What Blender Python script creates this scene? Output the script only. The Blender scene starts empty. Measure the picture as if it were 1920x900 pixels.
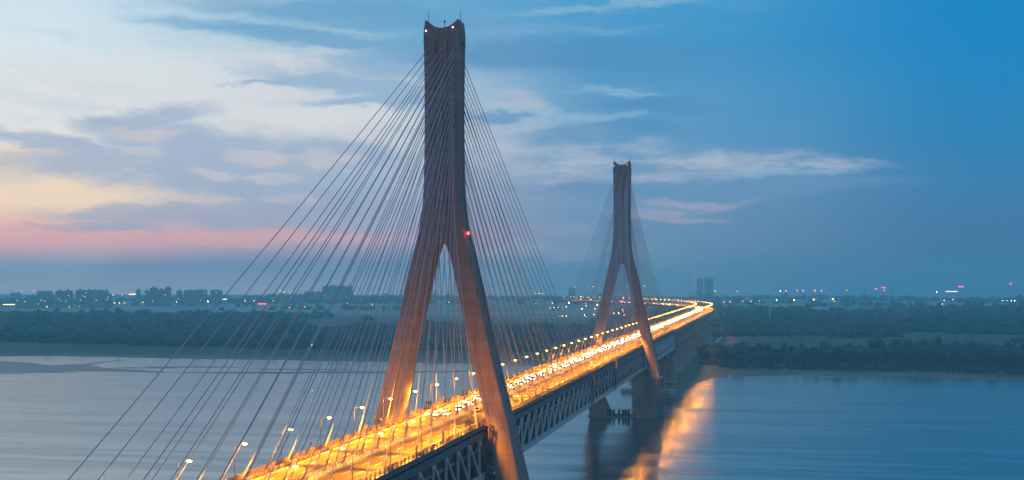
import bpy, bmesh, math, random
import numpy as np
from math import radians, sin, cos, pi, atan2, atan

random.seed(7)
rng = np.random.default_rng(7)
scene = bpy.context.scene
col = scene.collection

# ------------------------------------------------------------------ camera
PSI = radians(11.299)
F = 2456.77                       # focal length in pixels of the 1920 wide photograph
CAM = (103.93, -409.53, 45.27)
cd = bpy.data.cameras.new('camera')
cam = bpy.data.objects.new('camera', cd)
col.objects.link(cam)
cam.location = CAM
cam.rotation_euler = (radians(90), 0, PSI)
cd.sensor_width = 36.0
cd.lens = F / 1920 * 36
cd.shift_y = 76.08 / 1920
cd.clip_start = 0.5
cd.clip_end = 60000
scene.camera = cam

scene.view_settings.view_transform = 'Standard'
scene.view_settings.look = 'None'
scene.view_settings.exposure = 0.0
scene.view_settings.gamma = 1.0
scene.render.engine = 'CYCLES'
cy = scene.cycles
cy.use_denoising = True
cy.max_bounces = 6
cy.diffuse_bounces = 2
cy.glossy_bounces = 3
cy.volume_bounces = 3
cy.transmission_bounces = 2
cy.sample_clamp_indirect = 4.0
cy.use_light_tree = True
cy.caustics_reflective = False
cy.caustics_refractive = False


def lin(*c):
    return tuple(((v / 255) / 12.92 if v / 255 <= .04045 else ((v / 255 + .055) / 1.055) ** 2.4) for v in c)


# ------------------------------------------------------------------ world
LAMP_POWER = 125000.0
UP_POWER = 2600.0
HAZE = 0.000165
SUN_STRENGTH = 0.12

world = bpy.data.worlds.new('World')
scene.world = world
world.use_nodes = True
wt = world.node_tree
wt.nodes.clear()
N, L = wt.nodes, wt.links


def nd(tp, **kw):
    n = N.new(tp)
    for k, v in kw.items():
        setattr(n, k, v)
    return n


def put(sock, v):
    if isinstance(v, bpy.types.NodeSocket):
        L.new(v, sock)
    else:
        sock.default_value = v


def mth(op, a, b=None, c=None):
    n = nd('ShaderNodeMath', operation=op)
    put(n.inputs[0], a)
    if b is not None:
        put(n.inputs[1], b)
    if c is not None:
        put(n.inputs[2], c)
    return n.outputs[0]


def rng01(v, a, b, smooth=True, lo=0.0, hi=1.0):
    n = nd('ShaderNodeMapRange')
    n.interpolation_type = 'SMOOTHSTEP' if smooth else 'LINEAR'
    n.clamp = True
    put(n.inputs[0], v)
    n.inputs[1].default_value, n.inputs[2].default_value = a, b
    n.inputs[3].default_value, n.inputs[4].default_value = lo, hi
    return n.outputs[0]


def wmix(f, a, b):
    n = nd('ShaderNodeMix', data_type='RGBA')
    put(n.inputs[0], f)
    for s, v in ((n.inputs[6], a), (n.inputs[7], b)):
        if isinstance(v, bpy.types.NodeSocket):
            L.new(v, s)
        else:
            s.default_value = (*v, 1)
    return n.outputs[2]


tc = nd('ShaderNodeTexCoord')
sep = nd('ShaderNodeSeparateXYZ')
L.new(tc.outputs['Generated'], sep.inputs[0])
gx, gy, gz = sep.outputs
xr = mth('ADD', mth('MULTIPLY', gx, cos(PSI)), mth('MULTIPLY', gy, sin(PSI)))
yr = mth('SUBTRACT', mth('MULTIPLY', gy, cos(PSI)), mth('MULTIPLY', gx, sin(PSI)))
AZ = mth('MULTIPLY', mth('ARCTAN2', xr, yr), F)          # azimuth, in units of 1/F rad
EL = mth('MULTIPLY', mth('ARCSINE', gz), F)              # elevation, the same units


def ae(u, v):
    a = atan((u - 960) / F)
    return a * F, atan((526.08 - v) / F * cos(a)) * F


def column(u, keys):
    cr = nd('ShaderNodeValToRGB')
    el = cr.color_ramp
    E0, E1 = -40, 1500
    pts = sorted((ae(u, v)[1], c) for v, c in keys)
    put(cr.inputs[0], rng01(EL, E0, E1, False))
    for i, (e, c) in enumerate(pts):
        p = (e - E0) / (E1 - E0)
        k = el.elements[i] if i < 2 else el.elements.new(p)
        k.position = p
        k.color = (*lin(*c), 1)
    k = el.elements.new(1.0)
    k.color = (*lin(120, 172, 212), 1)
    return cr.outputs[0]


c0 = column(50, [(540, (205, 196, 206)), (500, (165, 166, 192)), (466, (232, 182, 190)), (440, (252, 186, 180)), (405, (254, 210, 188)),
                 (375, (255, 230, 200)), (300, (246, 232, 216)), (200, (228, 234, 238)), (110, (222, 236, 242)), (0, (210, 232, 243)), (-420, (205, 226, 240))])
c1 = column(560, [(540, (195, 188, 202)), (490, (150, 158, 190)), (445, (216, 178, 194)), (400, (178, 176, 198)), (310, (196, 204, 216)),
                  (240, (218, 221, 224)), (150, (206, 216, 226)), (60, (160, 198, 222)), (0, (122, 178, 214)), (-250, (175, 205, 226)), (-500, (190, 212, 230))])
c2 = column(1200, [(540, (98, 134, 170)), (470, (116, 146, 184)), (400, (112, 150, 188)), (340, (124, 156, 192)), (260, (96, 156, 198)),
                   (180, (90, 156, 202)), (100, (70, 150, 202)), (0, (72, 158, 208))])
c3 = column(1860, [(540, (58, 112, 158)), (450, (66, 117, 163)), (350, (58, 126, 176)), (250, (40, 130, 186)), (120, (24, 134, 196)), (0, (14, 134, 200))])
a0, a1, a2, a3 = (ae(u, 300)[0] for u in (60, 600, 1180, 1860))
base = wmix(rng01(AZ, a0, a1), c0, c1)
base = wmix(rng01(AZ, a1, a2), base, c2)
base = wmix(rng01(AZ, a2, a3), base, c3)
base = wmix(rng01(AZ, -2200, -5200), base, c3)
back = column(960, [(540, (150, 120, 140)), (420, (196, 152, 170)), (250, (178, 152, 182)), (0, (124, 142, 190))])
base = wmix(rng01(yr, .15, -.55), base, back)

# domain warp so that cloud outlines are ragged
comb = nd('ShaderNodeCombineXYZ')
L.new(AZ, comb.inputs[0])
L.new(EL, comb.inputs[1])
P0 = comb.outputs[0]


def noise(scale, sx, sy, detail, rough=.55, seed=0.0):
    mp = nd('ShaderNodeMapping')
    L.new(P0, mp.inputs[0])
    mp.inputs['Scale'].default_value = (sx * scale, sy * scale, 1)
    mp.inputs['Location'].default_value = (seed, seed * 1.7, seed * .3)
    n = nd('ShaderNodeTexNoise')
    n.inputs['Scale'].default_value = 1.0
    n.inputs['Detail'].default_value = detail
    n.inputs['Roughness'].default_value = rough
    L.new(mp.outputs[0], n.inputs['Vector'])
    return n


def vadd(a, b):
    n = nd('ShaderNodeVectorMath', operation='ADD')
    put(n.inputs[0], a)
    put(n.inputs[1], b)
    return n.outputs[0]


def warp(n, ax, ay):
    s = nd('ShaderNodeVectorMath', operation='SUBTRACT')
    L.new(n.outputs['Color'], s.inputs[0])
    s.inputs[1].default_value = (.5, .5, .5)
    m = nd('ShaderNodeVectorMath', operation='MULTIPLY')
    L.new(s.outputs[0], m.inputs[0])
    m.inputs[1].default_value = (ax, ay, 0)
    return m.outputs[0]


PW = vadd(vadd(P0, warp(noise(.0045, .6, 1.6, 3, .5, 3.1), 240, 80)), warp(noise(.015, .7, 2.0, 9, .68, 9.4), 170, 52))
streak = noise(.006, .45, 3.2, 6, .6, 1.3).outputs['Fac']
fine = noise(.013, .6, 2.6, 6, .65, 5.7).outputs['Fac']


def cloud(u, v, ru, rv, rot=0.0, soft=.5):
    """a soft edged patch of cloud in azimuth / elevation"""
    a, e = ae(u, v)
    sb = nd('ShaderNodeVectorMath', operation='SUBTRACT')
    L.new(PW, sb.inputs[0])
    sb.inputs[1].default_value = (a, e, 0)
    mp = nd('ShaderNodeMapping')
    mp.vector_type = 'TEXTURE'
    L.new(sb.outputs[0], mp.inputs[0])
    mp.inputs['Rotation'].default_value = (0, 0, radians(rot))
    mp.inputs['Scale'].default_value = (ru, rv, 1)
    ln = nd('ShaderNodeVectorMath', operation='LENGTH')
    L.new(mp.outputs[0], ln.inputs[0])
    return rng01(ln.outputs['Value'], 1.25, soft)


def layer(sky, colour, patches, strength, tex=None, lo=.3, hi=.6):
    m = None
    for p in patches:
        c = cloud(*p)
        m = c if m is None else mth('MAXIMUM', m, c)
    if tex is not None:
        m = mth('MULTIPLY', m, rng01(tex, lo, hi))
    return wmix(mth('MULTIPLY', m, strength), sky, lin(*colour))


sky = base
# thin high streaks
sky = wmix(mth('MULTIPLY', mth('MULTIPLY', rng01(streak, .5, .72), rng01(AZ, 700, -300)), .35), sky, lin(226, 230, 232))
sky = wmix(mth('MULTIPLY', mth('MULTIPLY', rng01(fine, .52, .8), rng01(AZ, 1000, 0)), .12), sky, lin(150, 185, 215))
# bright clouds
sky = layer(sky, (226, 229, 230), [(470, 226, 190, 34), (250, 160, 330, 60), (620, 226, 150, 18), (560, 130, 120, 22, -8)], .6)
sky = layer(sky, (255, 228, 196), [(110, 360, 230, 42, -6), (310, 378, 130, 18), (40, 300, 130, 36)], .85)
sky = layer(sky, (194, 201, 214), [(1010, 285, 170, 62), (960, 215, 80, 36), (1230, 312, 330, 27, 1), (1440, 304, 190, 22, -2), (1120, 300, 180, 36)], .75, fine, .32, .66)
sky = layer(sky, (150, 190, 216), [(1160, 182, 90, 8), (1000, 226, 140, 14), (1120, 16, 190, 9), (1060, 236, 150, 10, 6), (1420, 330, 150, 8)], .65, fine, .25, .6)
sky = layer(sky, (176, 170, 196), [(1285, 379, 110, 9), (1250, 405, 120, 8), (1060, 360, 110, 9)], .6)
sky = layer(sky, (244, 182, 184), [(430, 448, 320, 15), (120, 444, 240, 24), (250, 430, 60, 18)], .7)
# blue grey clouds
sky = layer(sky, (98, 162, 205), [(700, 28, 330, 30, -3), (560, 70, 250, 20, -4), (800, 90, 200, 40)], .75)
sky = layer(sky, (130, 172, 208), [(640, 170, 180, 22, -12), (720, 130, 170, 40), (540, 158, 100, 8, -4), (690, 200, 120, 14)], .7)
sky = layer(sky, (160, 182, 210), [(290, 222, 150, 26, 8), (330, 255, 170, 36), (90, 262, 150, 20, -8), (200, 300, 240, 34), (420, 290, 150, 46),
                                   (380, 330, 260, 42), (620, 300, 160, 34), (560, 350, 240, 36)], .85, fine, .2, .45)
sky = layer(sky, (162, 176, 202), [(300, 405, 240, 20), (480, 400, 230, 34), (200, 428, 130, 14), (680, 400, 180, 44)], .8, fine, .15, .45)
sky = layer(sky, (222, 210, 208), [(417, 333, 60, 12), (522, 337, 46, 10), (500, 303, 60, 14), (270, 289, 60, 12), (300, 246, 90, 14), (605, 306, 60, 12), (560, 375, 60, 9), (330, 378, 120, 12)], .6, fine, .25, .55)
sky = layer(sky, (82, 144, 192), [(1130, 258, 170, 22, 3), (930, 232, 60, 12), (1230, 200, 120, 20), (1060, 110, 300, 40)], .65)
sky = layer(sky, (104, 148, 190), [(1300, 356, 380, 17, 1), (1130, 352, 150, 12)], .85)
sky = wmix(mth('MULTIPLY', rng01(fine, .45, .8), .12), sky, lin(60, 120, 175))

SUN_AZ = radians(30)              # west of the bridge axis, just at the horizon
nish = nd('ShaderNodeTexSky', sky_type='NISHITA')
nish.sun_disc = False
nish.sun_elevation = radians(2.0)
nish.sun_rotation = -SUN_AZ - PSI
ns = nd('ShaderNodeMix', data_type='RGBA', blend_type='MULTIPLY')
ns.inputs[0].default_value = 1
L.new(nish.outputs[0], ns.inputs[6])
ns.inputs[7].default_value = (.05, .05, .05, 1)
sky = wmix(.06, sky, ns.outputs[2])
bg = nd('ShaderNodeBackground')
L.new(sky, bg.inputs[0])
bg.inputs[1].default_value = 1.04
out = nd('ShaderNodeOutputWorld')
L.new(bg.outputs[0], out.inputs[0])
world.cycles.sampling_method = 'MANUAL'
world.cycles.sample_map_resolution = 512

# afterglow: one weak, soft, warm sun at the horizon
sd = bpy.data.lights.new('sun', 'SUN')
sd.energy = SUN_STRENGTH
sd.angle = radians(12)
sd.color = (1.0, .72, .52)
sun = bpy.data.objects.new('sun', sd)
col.objects.link(sun)
sun.rotation_euler = (radians(88), 0, SUN_AZ + PSI + pi)


# ------------------------------------------------------------------ materials
def mat(name, base=(.5, .5, .5), rough=.7, metal=0.0, var=0.0, scale=1.0, stretch=(1, 1, 1), emit=None, estr=0.0, bump=0.0, spec=.5, coords='Object'):
    m = bpy.data.materials.new(name)
    m.use_nodes = True
    t = m.node_tree
    b = t.nodes['Principled BSDF']
    b.inputs['Base Color'].default_value = (*base, 1)
    b.inputs['Roughness'].default_value = rough
    b.inputs['Metallic'].default_value = metal
    b.inputs['Specular IOR Level'].default_value = spec
    if emit is not None:
        b.inputs['Emission Color'].default_value = (*emit, 1)
        b.inputs['Emission Strength'].default_value = estr
        m.cycles.emission_sampling = 'NONE'
    if var > 0:
        tcn = t.nodes.new('ShaderNodeTexCoord')
        mp = t.nodes.new('ShaderNodeMapping')
        mp.inputs['Scale'].default_value = stretch
        t.links.new(tcn.outputs[coords], mp.inputs[0])
        n = t.nodes.new('ShaderNodeTexNoise')
        n.inputs['Scale'].default_value = scale
        n.inputs['Detail'].default_value = 6
        n.inputs['Roughness'].default_value = .65
        t.links.new(mp.outputs[0], n.inputs['Vector'])
        cr = t.nodes.new('ShaderNodeValToRGB')
        cr.color_ramp.elements[0].position = .28
        cr.color_ramp.elements[1].position = .72
        cr.color_ramp.elements[0].color = (*[c * (1 - var) for c in base], 1)
        cr.color_ramp.elements[1].color = (*[min(1, c * (1 + var)) for c in base], 1)
        t.links.new(n.outputs['Fac'], cr.inputs[0])
        t.links.new(cr.outputs[0], b.inputs['Base Color'])
        if bump > 0:
            bp = t.nodes.new('ShaderNodeBump')
            bp.inputs['Strength'].default_value = bump
            t.links.new(n.outputs['Fac'], bp.inputs['Height'])
            t.links.new(bp.outputs[0], b.inputs['Normal'])
    return m


def concrete(name, base, lift=4.0):
    """board marked concrete: pour joints every few metres, streaks, blotches"""
    m = bpy.data.materials.new(name)
    m.use_nodes = True
    t = m.node_tree
    b = t.nodes['Principled BSDF']
    b.inputs['Roughness'].default_value = .85
    tcn = t.nodes.new('ShaderNodeTexCoord')

    def nz(scale, st, det=6):
        mp = t.nodes.new('ShaderNodeMapping')
        mp.inputs['Scale'].default_value = st
        t.links.new(tcn.outputs['Object'], mp.inputs[0])
        n = t.nodes.new('ShaderNodeTexNoise')
        n.inputs['Scale'].default_value = scale
        n.inputs['Detail'].default_value = det
        n.inputs['Roughness'].default_value = .65
        t.links.new(mp.outputs[0], n.inputs['Vector'])
        return n.outputs['Fac']

    def mx(f, a, bb):
        n = t.nodes.new('ShaderNodeMix')
        n.data_type = 'RGBA'
        for s, v in ((n.inputs[0], f), (n.inputs[6], a), (n.inputs[7], bb)):
            if isinstance(v, bpy.types.NodeSocket):
                t.links.new(v, s)
            else:
                s.default_value = v if not isinstance(v, tuple) else (*v, 1)
        return n.outputs[2]

    def ma(op, a, bb=0.0):
        n = t.nodes.new('ShaderNodeMath')
        n.operation = op
        for s, v in ((n.inputs[0], a), (n.inputs[1], bb)):
            if isinstance(v, bpy.types.NodeSocket):
                t.links.new(v, s)
            else:
                s.default_value = v
        return n.outputs[0]

    def mr(v, a, bb):
        n = t.nodes.new('ShaderNodeMapRange')
        n.inputs[1].default_value, n.inputs[2].default_value = a, bb
        t.links.new(v, n.inputs[0])
        return n.outputs[0]
    sp = t.nodes.new('ShaderNodeSeparateXYZ')
    t.links.new(tcn.outputs['Object'], sp.inputs[0])
    fr = ma('FRACT', ma('DIVIDE', sp.outputs[2], lift))
    joint = mr(fr, .09, .03)
    liftn = t.nodes.new('ShaderNodeTexWhiteNoise')
    liftn.noise_dimensions = '1D'
    t.links.new(ma('FLOOR', ma('DIVIDE', sp.outputs[2], lift)), liftn.inputs['W'])
    c = mx(mr(nz(.12, (1, 1, 1)), .3, .7), tuple(v * .8 for v in base), tuple(min(1, v * 1.15) for v in base))
    c = mx(ma('MULTIPLY', liftn.outputs['Value'], .38), c, tuple(v * .6 for v in base))
    c = mx(ma('MULTIPLY', mr(nz(.9, (1, 1, .04)), .46, .66), .7), c, tuple(v * .5 for v in base))
    c = mx(ma('MULTIPLY', joint, .55), c, tuple(v * .4 for v in base))
    t.links.new(c, b.inputs['Base Color'])
    return m


M = {}
M['concrete'] = concrete('tower_concrete', (.27, .195, .175))
M['pier'] = concrete('pier_concrete', (.26, .23, .22), 3.0)
M['viaduct'] = concrete('viaduct_concrete', (.40, .35, .35), 5.0)
M['girder'] = mat('girder_concrete', (.26, .25, .25), .85, var=.3, scale=.15, stretch=(1, .15, 1))
M['asphalt'] = mat('asphalt', (.092, .066, .030), .8, var=.26, scale=.35, stretch=(1.6, .03, 1), spec=.06)
M['paint'] = mat('road_paint', (.7, .7, .66), .6, var=.15, scale=.4)
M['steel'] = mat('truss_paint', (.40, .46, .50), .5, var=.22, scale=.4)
M['steel_shaded'] = mat('truss_painted_shade', (.03, .036, .042), .6, var=.25, scale=.3)  # inner truss steel, shade under the deck put into its colour
M['fascia'] = mat('fascia_steel', (.07, .075, .085), .6, var=.3, scale=.5, stretch=(1, .2, 1))
M['rail'] = mat('railing_paint', (.30, .17, .08), .6, var=.2, scale=.6)
M['rail_light'] = mat('guard_rail', (.42, .36, .26), .5, var=.2, scale=.6)
M['cable'] = mat('cable_sheath', (.34, .34, .40), .85, spec=.15)
M['sleeve'] = mat('cable_sleeve', (.10, .10, .11), .5)
M['pole'] = mat('lamp_pole', (.22, .21, .20), .4, metal=.3)
M['lens'] = mat('sodium_lens', (.9, .6, .2), .3, emit=(1.0, .50, .10), estr=15)
M['dark'] = mat('black_metal', (.03, .03, .035), .5)
M['rust'] = mat('red_oxide_paint', (.13, .06, .045), .7, var=.3, scale=1.2)
M['car_white'] = mat('white_car_paint', (.7, .7, .7), .3)
M['car_grey'] = mat('grey_car_paint', (.16, .17, .18), .3)
M['car_red'] = mat('red_car_paint', (.30, .03, .02), .3)
M['glass'] = mat('car_glass', (.02, .025, .03), .1)
M['tyre'] = mat('tyre', (.02, .02, .02), .8)
M['head'] = mat('headlight', (1, 1, 1), .2, emit=(1, .9, .74), estr=55)
M['tail'] = mat('taillight', (.5, .02, .02), .3, emit=(1, .05, .10), estr=14)
M['red'] = mat('red_beacon', (.6, .02, .02), .3, emit=(1, .02, .03), estr=22)
M['white_l'] = mat('white_lamp', (.9, .9, .9), .3, emit=(1, .85, .75), estr=6)
M['far_lamp'] = mat('distant_sodium', (.9, .5, .3), .3, emit=(1, .40, .12), estr=28)
M['far_white'] = mat('distant_white', (.9, .9, .9), .3, emit=(1, .9, .72), estr=40)
M['sign_red'] = mat('red_sign', (.6, .05, .08), .3, emit=(1, .06, .12), estr=5)
M['sign_yel'] = mat('yellow_sign', (.8, .6, .3), .3, emit=(1, .66, .28), estr=4)
M['leaf_a'] = mat('leaves_dark', (.010, .030, .022), .8, var=.45, scale=.22)
M['leaf_b'] = mat('leaves_mid', (.018, .042, .024), .8, var=.45, scale=.22)
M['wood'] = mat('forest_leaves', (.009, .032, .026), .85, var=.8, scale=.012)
M['bark'] = mat('bark', (.07, .055, .04), .9)
M['fac_a'] = mat('facade_grey', (.24, .25, .26), .8, var=.2, scale=.05)


def facade(name, wallc, winc):
    """storeys of windows: a brick pattern across the facade and up it"""
    m = mat(name, wallc, .8)
    t = m.node_tree
    tcn = t.nodes.new('ShaderNodeTexCoord')
    sp = t.nodes.new('ShaderNodeSeparateXYZ')
    t.links.new(tcn.outputs['Object'], sp.inputs[0])
    cb = t.nodes.new('ShaderNodeCombineXYZ')
    ad = t.nodes.new('ShaderNodeMath')
    t.links.new(sp.outputs[0], ad.inputs[0])
    t.links.new(sp.outputs[1], ad.inputs[1])
    t.links.new(ad.outputs[0], cb.inputs[0])
    t.links.new(sp.outputs[2], cb.inputs[1])
    br = t.nodes.new('ShaderNodeTexBrick')
    br.offset = 0
    br.inputs['Color1'].default_value = (*winc, 1)
    br.inputs['Color2'].default_value = (*[v * .6 for v in winc], 1)
    br.inputs['Mortar'].default_value = (*wallc, 1)
    br.inputs['Scale'].default_value = 1
    br.inputs['Mortar Size'].default_value = .9
    br.inputs['Brick Width'].default_value = 4.6
    br.inputs['Row Height'].default_value = 3.1
    t.links.new(cb.outputs[0], br.inputs['Vector'])
    t.links.new(br.outputs['Color'], t.nodes['Principled BSDF'].inputs['Base Color'])
    return m


M['facade'] = facade('facade_with_windows', (.28, .28, .28), (.06, .07, .08))
M['winlit'] = mat('lit_window', (.8, .6, .4), .3, emit=(1, .72, .4), estr=2.5)
M['path'] = mat('pale_paving', (.40, .40, .40), .8)
M['mast'] = mat('white_mast', (.75, .75, .75), .5)
M['barrel'] = mat('black_rubber', (.015, .015, .018), .8)


# ------------------------------------------------------------------ mesh helper
class MB:
    def __init__(s):
        s.v, s.f, s.m = [], [], []

    def add(s, vs, fs, mi=0):
        o = len(s.v)
        s.v += [tuple(p) for p in vs]
        for f in fs:
            s.f.append(tuple(i + o for i in f))
            s.m.append(mi)
        return s

    def box(s, x0, x1, y0, y1, z0, z1, mi=0):
        vs = [(x0, y0, z0), (x1, y0, z0), (x1, y1, z0), (x0, y1, z0), (x0, y0, z1), (x1, y0, z1), (x1, y1, z1), (x0, y1, z1)]
        return s.add(vs, [(0, 3, 2, 1), (4, 5, 6, 7), (0, 1, 5, 4), (1, 2, 6, 5), (2, 3, 7, 6), (3, 0, 4, 7)], mi)

    def bar(s, p, q, a, b, mi=0, up=(0, 0, 1)):
        p, q, up = np.array(p, float), np.array(q, float), np.array(up, float)
        d = q - p
        d /= np.linalg.norm(d)
        if abs(d @ up) > .98:
            up = np.array((0, 1., 0))
        u = np.cross(d, up)
        u /= np.linalg.norm(u)
        w = np.cross(u, d)
        vs = []
        for e in (p, q):
            for i, j in ((-1, -1), (1, -1), (1, 1), (-1, 1)):
                vs.append(e + u * i * a / 2 + w * j * b / 2)
        return s.add(vs, [(0, 1, 2, 3), (7, 6, 5, 4), (0, 4, 5, 1), (1, 5, 6, 2), (2, 6, 7, 3), (3, 7, 4, 0)], mi)

    def tube(s, p, q, r, r2=None, n=6, mi=0, caps=True):
        r2 = r if r2 is None else r2
        p, q = np.array(p, float), np.array(q, float)
        d = q - p
        d /= np.linalg.norm(d)
        up = np.array((0, 0, 1.)) if abs(d[2]) < .9 else np.array((1., 0, 0))
        u = np.cross(d, up)
        u /= np.linalg.norm(u)
        w = np.cross(u, d)
        vs = []
        for e, rr in ((p, r), (q, r2)):
            for k in range(n):
                t = 2 * pi * k / n
                vs.append(e + (u * cos(t) + w * sin(t)) * rr)
        fs = [(k, k + n, (k + 1) % n + n, (k + 1) % n) for k in range(n)]
        if caps:
            fs += [tuple(range(n)), tuple(range(2 * n - 1, n - 1, -1))]
        return s.add(vs, fs, mi)

    def ell(s, c, r, n=8, m=5, mi=0):
        vs = [(c[0], c[1], c[2] - r[2])]
        for i in range(1, m):
            ph = -pi / 2 + pi * i / m
            for k in range(n):
                t = 2 * pi * k / n
                vs.append((c[0] + r[0] * cos(ph) * cos(t), c[1] + r[1] * cos(ph) * sin(t), c[2] + r[2] * sin(ph)))
        vs.append((c[0], c[1], c[2] + r[2]))
        fs = [(0, 1 + (k + 1) % n, 1 + k) for k in range(n)]
        for i in range(m - 2):
            for k in range(n):
                a, b = 1 + i * n + k, 1 + i * n + (k + 1) % n
                fs.append((a, b, b + n, a + n))
        tpt = len(vs) - 1
        o = 1 + (m - 2) * n
        fs += [(tpt, o + k, o + (k + 1) % n) for k in range(n)]
        return s.add(vs, fs, mi)

    def loft(s, secs, mi=0, caps=(True, True), closed=True):
        n = len(secs[0])
        vs = [p for sc in secs for p in sc]
        fs = []
        for i in range(len(secs) - 1):
            for k in range(n if closed else n - 1):
                a, b = i * n + k, i * n + (k + 1) % n
                fs.append((a, b, b + n, a + n))
        if caps[0]:
            fs.append(tuple(range(n - 1, -1, -1)))
        if caps[1]:
            o = (len(secs) - 1) * n
            fs.append(tuple(range(o, o + n)))
        return s.add(vs, fs, mi)

    def build(s, name, mats, parent=None, origin=None, smooth=False):
        me = bpy.data.meshes.new(name)
        o3 = np.zeros(3)
        if parent is not None:
            o3 = np.array(parent.location)
            if parent.parent is not None:
                o3 = o3 + np.array(parent.parent.location)
        elif origin is not None:
            o3 = np.array(origin, float)
        me.from_pydata([tuple(np.array(p) - o3) for p in s.v], [], s.f)
        for mm in (mats if isinstance(mats, (list, tuple)) else [mats]):
            me.materials.append(mm)
        me.polygons.foreach_set('material_index', s.m)
        if smooth:
            me.polygons.foreach_set('use_smooth', [True] * len(s.f))
        me.update()
        o = bpy.data.objects.new(name, me)
        col.objects.link(o)
        if parent is not None:
            o.parent = parent
        elif origin is not None:
            o.location = tuple(o3)
        return o


def tag(o, label=None, cat=None, group=None, kind=None):
    if label:
        o['label'] = label
    if cat:
        o['category'] = cat
    if group:
        o['group'] = group
    if kind:
        o['kind'] = kind
    return o


def thing(name, label, cat, loc=(0, 0, 0), group=None, rz=0.0):
    o = bpy.data.objects.new(name, None)
    o.empty_display_size = 1
    col.objects.link(o)
    o.location = loc
    o.rotation_euler = (0, 0, rz)
    return tag(o, label, cat, group)


kids = {}


def index_children(root):
    kids[root.name] = [c for c in root.children]
    for c in kids[root.name]:
        index_children(c)


def dup(root, loc, rz=0.0, label=None, group=None, scale=None):
    if root.name not in kids:
        index_children(root)
    r = root.copy()
    col.objects.link(r)
    r.location = loc
    r.rotation_euler = (0, 0, rz)
    if scale:
        r.scale = scale
    if label:
        r['label'] = label
    if group:
        r['group'] = group
    for ch in kids[root.name]:
        c = ch.copy()
        col.objects.link(c)
        c.parent = r
        for g in kids[ch.name]:
            d = g.copy()
            col.objects.link(d)
            d.parent = c
    return r


def np_mesh(name, V, Fc, m, smooth=False):
    """big mesh from numpy arrays (triangles or quads)"""
    me = bpy.data.meshes.new(name)
    k = Fc.shape[1]
    me.vertices.add(len(V))
    me.vertices.foreach_set('co', V.astype(np.float32).ravel())
    me.loops.add(Fc.size)
    me.loops.foreach_set('vertex_index', Fc.astype(np.int32).ravel())
    me.polygons.add(len(Fc))
    me.polygons.foreach_set('loop_start', np.arange(0, Fc.size, k, dtype=np.int32))
    me.polygons.foreach_set('loop_total', np.full(len(Fc), k, dtype=np.int32))
    if smooth:
        me.polygons.foreach_set('use_smooth', np.ones(len(Fc), dtype=bool))
    me.materials.append(m)
    me.update(calc_edges=True)
    me.validate()
    o = bpy.data.objects.new(name, me)
    col.objects.link(o)
    return o


def polar(az, D):
    """ground point at depth D and tangent az (= px offset / F) from the viewpoint"""
    r = az * D
    return r * cos(PSI) - D * sin(PSI) + CAM[0], r * sin(PSI) + D * cos(PSI) + CAM[1]


# ------------------------------------------------------------------ setting: water and ground
WZ = -49.5
wm = bpy.data.materials.new('river_water')
wm.use_nodes = True
t = wm.node_tree
b = t.nodes['Principled BSDF']
b.inputs['Base Color'].default_value = (.03, .045, .05, 1)
b.inputs['IOR'].default_value = 3.6
b.inputs['Specular IOR Level'].default_value = .5
tcn = t.nodes.new('ShaderNodeTexCoord')


def wnoise(sx, sy, det, seed=0):
    mp = t.nodes.new('ShaderNodeMapping')
    mp.inputs['Scale'].default_value = (sx, sy, 1)
    mp.inputs['Location'].default_value = (seed, seed, 0)
    mp.inputs['Rotation'].default_value = (0, 0, radians(8))
    t.links.new(tcn.outputs['Object'], mp.inputs[0])
    n = t.nodes.new('ShaderNodeTexNoise')
    n.inputs['Scale'].default_value = 1
    n.inputs['Detail'].default_value = det
    t.links.new(mp.outputs[0], n.inputs['Vector'])
    return n.outputs['Fac']


mr = t.nodes.new('ShaderNodeMapRange')
mr.inputs[1].default_value, mr.inputs[2].default_value = .42, .66
mr.inputs[3].default_value, mr.inputs[4].default_value = .12, .24
t.links.new(wnoise(.005, .035, 5, 11), mr.inputs[0])
t.links.new(mr.outputs[0], b.inputs['Roughness'])
mi = t.nodes.new('ShaderNodeMapRange')
mi.inputs[1].default_value, mi.inputs[2].default_value = .46, .70
mi.inputs[3].default_value, mi.inputs[4].default_value = 7.0, 2.3
t.links.new(wnoise(.006, .055, 7, 23), mi.inputs[0])
t.links.new(mi.outputs[0], b.inputs['IOR'])
bp = t.nodes.new('ShaderNodeBump')
bp.inputs['Strength'].default_value = .15
bp.inputs['Distance'].default_value = .5
t.links.new(wnoise(.02, .11, 3, 4), bp.inputs['Height'])
t.links.new(bp.outputs[0], b.inputs['Normal'])
water = MB().add([(-5550, -1400, WZ), (4550, -1400, WZ), (4550, 3000, WZ), (-5550, 3000, WZ)], [(0, 1, 2, 3)]).build('river_water', wm)
tag(water, kind='structure')

shore = np.array([(-16000, 1500), (-2500, 1250), (-1200, 1120), (-846, 1074), (-787, 1097), (-616, 1074), (-506, 1074), (-408, 1061), (-328, 1057), (-222, 1038),
                  (-158, 1023), (-92, 982), (-60, 930), (-35, 850), (-18, 735), (12, 709), (18, 738), (26, 790), (34, 812), (44, 850), (50, 895),
                  (61, 932), (78, 914), (130, 931), (181, 926), (257, 927), (335, 893), (600, 850), (2500, 700), (16000, 600)], float)


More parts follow.
